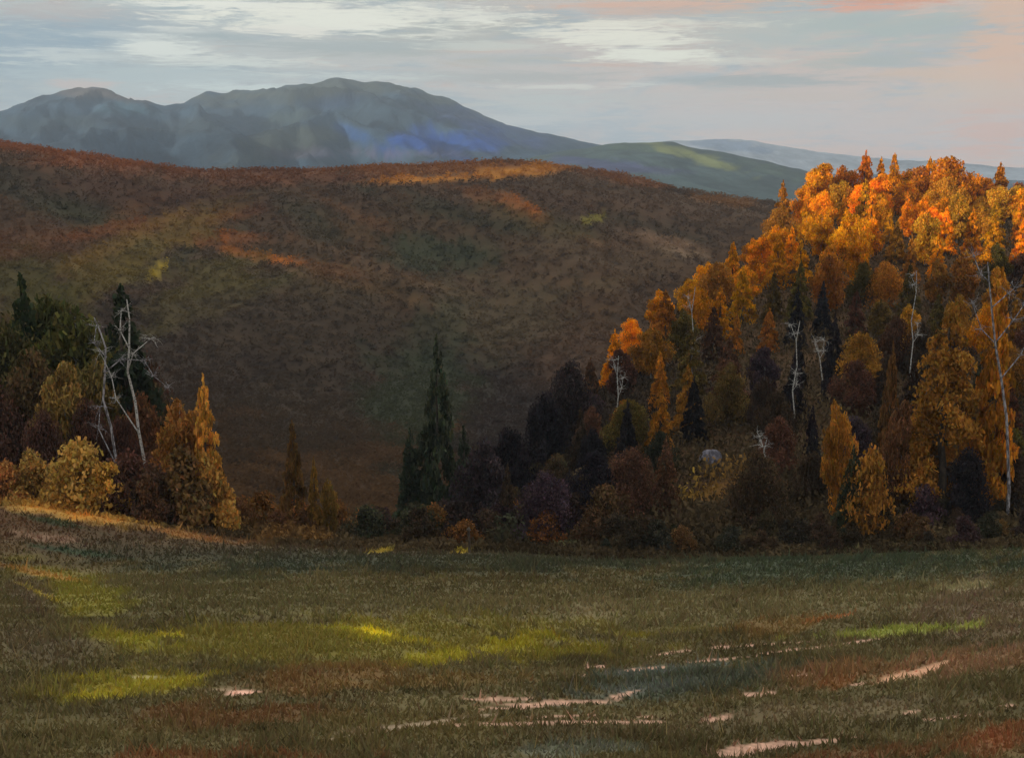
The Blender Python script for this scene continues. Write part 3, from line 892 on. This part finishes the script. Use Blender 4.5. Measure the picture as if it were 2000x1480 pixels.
def zone(t):
    u, v = t['u'], t['v']
    if u < 440: return ('in the upper left wood', 'trees of the left wood') if v < 800 else ('along the foot of the left wood', 'trees of the left wood')
    if u < 1000 or (u < 1180 and v > 900): return ('in the valley hollow', 'brush in the valley hollow')
    for lim, nm in ((425, 'on the right hill crest'), (520, 'just below the crest'), (600, 'on the upper right slope'), (690, 'halfway up the right hill'),
                    (780, 'low on the right hill'), (880, 'near the foot of the right hill')):
        if v < lim: return nm, 'trees ' + ('on the right hill' if lim > 425 else 'along the right hill crest')
    return 'on the meadow edge under the right hill', 'trees on the right hill'


CAT = {'larch_tree': 'larch', 'spruce_tree': 'spruce', 'birch_tree': 'birch', 'maple_tree': 'maple', 'bush': 'bush'}
groups = {}
for t in TREES:
    z, gname = zone(t)
    t['o']['category'] = CAT[t['kind']] if t['kind'] == 'bush' else 'tree'
    t['o']['group'] = gname
    if t['label']: t['o']['label'] = t['label']; continue
    groups.setdefault((cname(t['rgb']), CAT[t['kind']], z), []).append(t)
for (cn, kd, z), lst in groups.items():
    lst.sort(key=lambda t: t['u'])
    for i, t in enumerate(lst):
        t['o']['label'] = f'{cn} {kd} {z}' if len(lst) == 1 else f'{ORD[i + 1]} {cn} {kd} from the left {z}'

# ------------------------------------------------------------------ far woodland on the valley side (a mass nobody could count)
N = 46000
D = np.exp(rng.uniform(math.log(250), math.log(905), N * 2)); K = rng.uniform(-.47, .47, N * 2)
X = K * D
keep = ~((X > 0) & (D < 420) & (D < 330 + 0 * X))
keep = keep[:] | (K < -.02)
D, X = D[keep][:N], X[keep][:N]
Z = H(X, D)
uu, vv = proj(X, D, Z)
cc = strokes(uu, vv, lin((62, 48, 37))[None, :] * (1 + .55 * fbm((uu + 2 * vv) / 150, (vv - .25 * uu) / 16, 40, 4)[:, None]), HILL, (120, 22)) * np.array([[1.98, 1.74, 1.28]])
cc *= (1 + .06 * rng.normal(size=(len(D), 1))).clip(.6, 1.6)
Q = 9
cs = rng.uniform(1.2, 2.6, len(D)) * np.interp(D, [250, 850], [.8, 1.15])
d = randdir(len(D) * Q) * (rng.uniform(.1, 1, len(D) * Q) ** .5)[:, None]
C = np.repeat(np.stack([X, D, Z], 1), Q, 0) + d * np.repeat(cs, Q)[:, None] * [1, 1, 1.0] + np.array([0, 0, 1.0]) * np.repeat(cs, Q)[:, None] * .45
up = np.tile([0, 0, 1.], (len(C), 1)) + .6 * randdir(len(C))
sz = np.repeat(np.interp(D, [250, 850], [.7, 1.3]), Q)
V, Fc = quads(C, randdir(len(C)) * .55 + [0, -.3, .8], up, rng.uniform(.6, 1.2, len(C)) * sz, rng.uniform(.5, 1.2, len(C)) * sz)
cq = np.repeat(np.repeat(cc, Q, 0) * rng.uniform(.92, 1.08, (len(C), 1)), 4, 0)
# the same woods going on past both sides of the view
ne = 1500
ue = np.where(rng.random(ne) < .6, rng.uniform(2110, 3000, ne), rng.uniform(-900, -110, ne))
De = np.exp(rng.uniform(math.log(122), math.log(330), ne)); xe = x_of(ue, De); ze = H(xe, De)
qe = 90; he = rng.uniform(5, 11, ne)
te = rng.uniform(0, 1, ne * qe) ** .8
re_ = np.repeat(rng.uniform(1.6, 3.0, ne), qe) * np.sin(math.pi * (te * .9 + .08)) ** .6 * rng.uniform(.3, 1, ne * qe) ** .5
ae = rng.uniform(0, 6.28, ne * qe)
Ce = np.stack([np.repeat(xe, qe) + re_ * np.cos(ae), np.repeat(De, qe) + re_ * np.sin(ae), np.repeat(ze, qe) + te * np.repeat(he, qe)], 1)
V2, F2 = quads(Ce, randdir(len(Ce)), np.tile([0, 0, 1.], (len(Ce), 1)) + .4 * randdir(len(Ce)), rng.uniform(.4, .8, len(Ce)), rng.uniform(.6, 1.3, len(Ce)))
pal = np.array([lin(c_) for c_ in ((146, 100, 36), (96, 68, 36), (62, 50, 38), (72, 52, 42), (52, 54, 38))]) * 1.9
ce = pal[rng.integers(0, 5, ne)]
ce = np.repeat(np.repeat(ce, qe, 0) * rng.uniform(.7, 1.3, (len(Ce), 1)), 4, 0)
Fc = np.concatenate([Fc, F2 + len(V)]); V = np.concatenate([V, V2]); cq = np.concatenate([cq, ce])
link('woodland', mesh_from('woodland', V, Fc, cq, M_WOOD), kind='stuff', label='brown autumn woodland covering the far side of the valley', category='woodland')

# undergrowth filling the floor of the near woods
n = 280000
uq = np.where(rng.random(n) < .32, rng.uniform(-500, 460, n), rng.uniform(430, 2500, n))
Dq = np.exp(rng.uniform(math.log(104), math.log(335), n))
xq = x_of(uq, Dq); cd = np.interp(uq, [0, 400, 1000, 1100, 1200, 1300, 1400, 1500, 1600, 2000], [200, 200, 200, 190, 215, 245, 275, 305, 330, 340])
k_ = Dq < cd + 5
xq, Dq = xq[k_], Dq[k_]; zq = H(xq, Dq)
uq, vq = proj(xq, Dq, zq)
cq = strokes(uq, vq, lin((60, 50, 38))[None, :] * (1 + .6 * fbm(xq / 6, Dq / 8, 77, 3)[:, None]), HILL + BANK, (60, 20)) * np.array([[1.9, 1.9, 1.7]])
C = np.stack([xq, Dq, zq + rng.uniform(0, 1, len(xq)) ** 1.5 * (.6 + 3.4 * vnoise(xq / 5, Dq / 7, 78)) * (.12 + .88 * sstep((Dq - 106) / 24))], 1)
V, Fc = quads(C, randdir(len(C)), np.tile([0, 0, 1.], (len(C), 1)) + .6 * randdir(len(C)), rng.uniform(.12, .4, len(C)), rng.uniform(.25, .8, len(C)))
link('undergrowth', mesh_from('undergrowth', V, Fc, np.repeat(cq * rng.uniform(.6, 1.4, (len(C), 1)), 4, 0), M_WOOD), kind='stuff',
     label='brown brushwood and bracken on the floor of the woods', category='undergrowth')

# ------------------------------------------------------------------ meadow grass
n = 520000
yg = np.exp(rng.uniform(math.log(11), math.log(112), n))
kg = rng.uniform(-.82, .82, n)
xg = kg * yg
den = .5 + .5 * fbm(xg / 3.2, yg / 2.0, 90, 3) + .25
pk = rng.random(n) < den
xg, yg = xg[pk], yg[pk]; n = len(xg); zg = H(xg, yg)
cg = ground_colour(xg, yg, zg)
redness = cg[:, 0] / (cg[:, 2] + 1e-4); bare = cg[:, 2] > .07
ok = ~bare | (rng.random(n) < .02)
xg, yg, zg, cg = xg[ok], yg[ok], zg[ok], cg[ok]; n = len(xg)
cg = cg * GAIN_NEAR * 1.12 * (1 + .14 * rng.normal(size=(n, 1))).clip(.5, 1.8) * (1 + .06 * rng.normal(size=(n, 3)))
hh = (rng.uniform(.07, .2, n) * (.7 + .6 * vnoise(xg / 2.3, yg / 2.3, 91))) * np.interp(yg, [11, 60, 110], [.85, 1.3, 1.7])
stalk = (rng.random(n) < .012) & (yg < 55)
hh = np.where(stalk, rng.uniform(.25, .6, n), hh)
cg = np.where(stalk[:, None], lin((128, 112, 76))[None, :] * 1.6, cg)
ww = np.where(stalk, .3, 1.0) * rng.uniform(.012, .03, n) * np.interp(yg, [11, 40, 110], [1, 2.2, 5])
tall = vnoise(xg / .8, yg / .8, 93) ** 5 * (rng.random(n) < .5)
hh = hh * (1 + 2.6 * tall)
a = rng.uniform(0, math.pi, n)
sx, sy = np.cos(a) * ww, np.sin(a) * ww * .6
la = rng.uniform(0, 6.28, n); ll = hh * rng.uniform(.1, 1.1, n)
base = np.stack([xg, yg, zg - .01], 1)
V = np.stack([base + np.stack([-sx, -sy, 0 * sx], 1), base + np.stack([sx, sy, 0 * sx], 1),
              base + np.stack([np.cos(la) * ll, np.sin(la) * ll, hh], 1)], 1).reshape(-1, 3)
link('grass', mesh_from('grass', V, np.arange(n * 3).reshape(-1, 3), np.repeat(cg, 3, 0), M_GRASS), kind='stuff',
     label='short rough grass of the sloping meadow, olive and yellow green', category='grass')

# ------------------------------------------------------------------ air
HZ = bpy.data.materials.new('valley_air'); HZ.use_nodes = True
t = NT(HZ.node_tree)
pv = t.n('ShaderNodeVolumePrincipled')
pv.inputs['Color'].default_value = (.60, .74, .92, 1); pv.inputs['Density'].default_value = 0.00010
pv.inputs['Anisotropy'].default_value = 0.1
o = t.n('ShaderNodeOutputMaterial'); t.l(pv.outputs[0], o.inputs['Volume'])
x0, x1, y0, y1, z0, z1 = -9300, 9300, -9300, 9300, -190, 420
hv = [(x, y, z) for x in (x0, x1) for y in (y0, y1) for z in (z0, z1)]
hf = [(0, 1, 3, 2), (4, 6, 7, 5), (0, 4, 5, 1), (2, 3, 7, 6), (0, 2, 6, 4), (1, 5, 7, 3)]
link('haze', mesh_from('haze', hv, hf, None, HZ), kind='stuff', label='thin bluish air over the valley and mountains', category='haze')

# ------------------------------------------------------------------ sky
SUN_EL, SUN_AZ = R(9), math.atan2(-.84, -.54)
w = bpy.data.worlds.new('World'); sc.world = w; w.use_nodes = True
t = NT(w.node_tree)
sky = t.n('ShaderNodeTexSky', sky_type='NISHITA'); sky.sun_disc = False
sky.sun_elevation = SUN_EL; sky.sun_rotation = SUN_AZ
sky.air_density = 1.3; sky.dust_density = 1.5
tc = t.n('ShaderNodeTexCoord'); sp = t.n('ShaderNodeSeparateXYZ'); t.l(tc.outputs['Generated'], sp.inputs[0])
az = t.m('ARCTAN2', sp.outputs[0], sp.outputs[1]); el = t.m('ARCSINE', sp.outputs[2])


def sky_ae(u, v):
    k = (u - 1000); Y = F * CP + (740 - v) * SP; z = -F * SP + (740 - v) * CP
    return math.atan2(k, Y), math.atan2(z, math.hypot(k, Y))


def cvec(sa, se, off=0.0):
    c = t.n('ShaderNodeCombineXYZ')
    t.l(t.m('MULTIPLY', az, sa), c.inputs[0]); t.l(t.m('MULTIPLY', el, se), c.inputs[1]); c.inputs[2].default_value = off
    return c.outputs[0]


n_big = t.noise(cvec(7, 34, 1.0), 1, 5, .6, .8)
n_str = t.noise(cvec(16, 150, 4.0), 1, 6, .65, 1.2)
n_fin = t.noise(cvec(60, 520, 9.0), 1, 4, .7, .6)
wob = t.m('ADD', t.m('MULTIPLY', t.m('SUBTRACT', n_str, .5), 3.0), t.m('MULTIPLY', t.m('SUBTRACT', n_fin, .5), 1.6))


def L3(rgb, g=1.0): return tuple(float(x) * g for x in lin(rgb))


# base cloud deck: cool at left, warm grey at right
fx = t.ramp(az, -.36, .38)
c = t.mix(fx, L3((190, 199, 198)), L3((216, 190, 176)))
c = t.mix(t.m('MULTIPLY', t.ramp(n_big, .46, .62), .75), c, L3((160, 178, 186)))
c = t.mix(t.m('MULTIPLY', t.ramp(n_str, .52, .68), .7), c, L3((218, 188, 174)))
c = t.mix(t.m('MULTIPLY', t.ramp(n_fin, .52, .72), .45), c, L3((208, 216, 216)))
c = t.mix(t.m('MULTIPLY', t.ramp(n_fin, .48, .30), .35), c, L3((158, 168, 174)))
BL = [
    (420, 70, 160, 12, (150, 168, 180), .8), (150, 70, 130, 30, (126, 156, 182), .8), (30, 150, 70, 60, (140, 164, 184), .7), (760, 100, 240, 16, (160, 170, 176), .8), (1000, 150, 240, 14, (158, 164, 168), .7),
    (1950, 200, 110, 180, (216, 176, 156), .8), (1750, 300, 260, 14, (214, 172, 156), .8), (1450, 262, 200, 12, (208, 180, 170), .7), (1600, 190, 260, 14, (198, 178, 170), .7),  # u, v, ru, rv, rgb, strength
    (60, 100, 260, 60, (132, 160, 186), .8), (200, 40, 220, 30, (140, 162, 184), .7), (120, 20, 140, 22, (186, 176, 178), .6),
    (850, 60, 300, 60, (168, 172, 172), .7), (300, 150, 300, 34, (176, 194, 204), .8), (1500, 60, 300, 60, (176, 184, 186), .7),
    (1750, 50, 200, 40, (158, 174, 180), .8), (1480, 158, 260, 14, (146, 158, 166), .85), (1700, 120, 160, 18, (160, 168, 170), .7),
    (1850, 230, 260, 30, (206, 176, 164), .7), (1650, 280, 200, 16, (208, 178, 168), .7), (1970, 90, 70, 200, (216, 174, 152), .7),
    (1300, 15, 260, 16, (206, 166, 150), .6), (1750, 2, 130, 12, (216, 140, 116), .8), (1150, 190, 300, 22, (186, 184, 186), .7),
    (1060, 210, 150, 40, (184, 192, 194), .8), (1400, 235, 300, 24, (190, 184, 184), .7),
    (700, 62, 90, 14, (146, 162, 176), .7), (160, 165, 70, 10, (216, 180, 172), .5),
    (560, 22, 150, 20, (232, 232, 228), .95), (700, 44, 120, 13, (228, 226, 222), .9), (460, 6, 110, 12, (228, 230, 230), .8),
    (300, 96, 50, 20, (216, 224, 226), .85), (250, 70, 140, 8, (206, 214, 218), .6), (360, 60, 80, 8, (214, 220, 222), .6),
    (830, 12, 130, 9, (220, 222, 220), .6), (1215, 78, 130, 24, (222, 222, 216), .9), (1290, 110, 90, 10, (226, 226, 220), .8),
    (1110, 70, 110, 10, (216, 218, 214), .7), (1350, 82, 60, 8, (222, 222, 216), .6), (880, 66, 90, 8, (214, 216, 214), .6),
    (1250, 165, 80, 6, (216, 218, 216), .6), (440, 168, 130, 14, (190, 206, 214), .8), (1000, 118, 160, 12, (178, 176, 172), .6),
    (930, 100, 120, 6, (206, 176, 164), .6), (1180, 128, 120, 5, (204, 170, 158), .6), (960, 240, 140, 20, (196, 200, 204), .7),
    (1900, 180, 130, 30, (204, 184, 172), .6),
    (700, 90, 260, 16, (158, 172, 182), .75), (420, 120, 200, 14, (216, 224, 224), .75), (150, 110, 150, 16, (206, 216, 220), .7), (960, 90, 160, 12, (204, 208, 206), .7),
    (1250, 50, 240, 12, (224, 222, 214), .8), (1400, 120, 160, 10, (216, 214, 208), .6), (1560, 290, 260, 16, (214, 178, 164), .7), (1850, 140, 160, 16, (214, 180, 160), .7),
    (650, 34, 330, 36, (236, 236, 230), .95), (380, 8, 160, 14, (234, 236, 232), .9), (310, 96, 90, 24, (222, 230, 230), .9), (560, 62, 150, 10, (230, 230, 226), .9),
    (1200, 70, 150, 22, (232, 232, 224), .95), (1270, 108, 130, 16, (236, 236, 228), .9), (1080, 60, 90, 10, (226, 226, 220), .8), (900, 30, 160, 12, (226, 228, 224), .8),
    (480, 172, 150, 9, (204, 218, 222), .8), (1120, 170, 160, 5, (220, 220, 216), .7), (700, 150, 200, 8, (202, 212, 214), .7),
    (1700, 16, 130, 8, (226, 150, 122), .7), (1940, 260, 90, 50, (222, 160, 134), .8), (1300, 8, 200, 8, (214, 170, 152), .7)]
for (u, v, ru, rv, rgb, s) in BL:
    a0, e0 = sky_ae(u, v); ra, re = ru / 2450, rv / 2450
    p = t.m('DIVIDE', t.m('SUBTRACT', az, a0), ra); q = t.m('DIVIDE', t.m('SUBTRACT', el, e0), re)
    d2 = t.m('SQRT', t.m('ADD', t.m('MULTIPLY', p, p), t.m('MULTIPLY', q, q)))
    f = t.ramp(t.m('SUBTRACT', t.m('ADD', 1.2, wob), d2), 0.0, 1.0)
    c = t.mix(t.m('MULTIPLY', f, s), c, L3((min(rgb[0] + 12, 245), min(rgb[1] + 9, 245), rgb[2])))
# overhead the deck is greyer, and brightened to lift the ground
hi = t.ramp(el, .17, .6)
c = t.mix(hi, c, L3((178, 178, 172), 2.15))
bg1 = t.n('ShaderNodeBackground'); t.l(sky.outputs[0], bg1.inputs[0]); bg1.inputs[1].default_value = .07
bg2 = t.n('ShaderNodeBackground'); t.l(c, bg2.inputs[0]); bg2.inputs[1].default_value = 1.04
mx = t.n('ShaderNodeMixShader'); mx.inputs[0].default_value = .88
t.l(bg1.outputs[0], mx.inputs[1]); t.l(bg2.outputs[0], mx.inputs[2])
o = t.n('ShaderNodeOutputWorld'); t.l(mx.outputs[0], o.inputs[0])

sun = bpy.data.lights.new('sun', 'SUN'); sun.energy = 5.0; sun.angle = R(.6); sun.color = (1, .87, .68)
so = bpy.data.objects.new('sun', sun); COL.objects.link(so)
from mathutils import Vector
dirv = Vector((math.sin(SUN_AZ) * math.cos(SUN_EL), math.cos(SUN_AZ) * math.cos(SUN_EL), math.sin(SUN_EL)))
so.rotation_euler = dirv.to_track_quat('Z', 'Y').to_euler(); so.location = (-300, -150, 200)

# ------------------------------------------------------------------ camera, settings
cam = bpy.data.cameras.new('camera'); co = bpy.data.objects.new('camera', cam); COL.objects.link(co)
cam.sensor_width = 36; cam.lens = 36 * F / 2000; cam.clip_end = 30000; cam.clip_start = .5
co.location = (0, 0, 0); co.rotation_euler = (math.pi / 2 - PITCH, 0, 0)
sc.camera = co
sc.view_settings.view_transform = 'Standard'; sc.view_settings.look = 'None'; sc.view_settings.exposure = 0; sc.view_settings.gamma = 1
sc.render.engine = 'CYCLES'
cy = sc.cycles
cy.use_denoising = True; cy.max_bounces = 5; cy.diffuse_bounces = 3; cy.transmission_bounces = 3; cy.volume_bounces = 1; cy.glossy_bounces = 1
cy.transparent_max_bounces = 6
cy.use_adaptive_sampling = True; cy.adaptive_threshold = .02
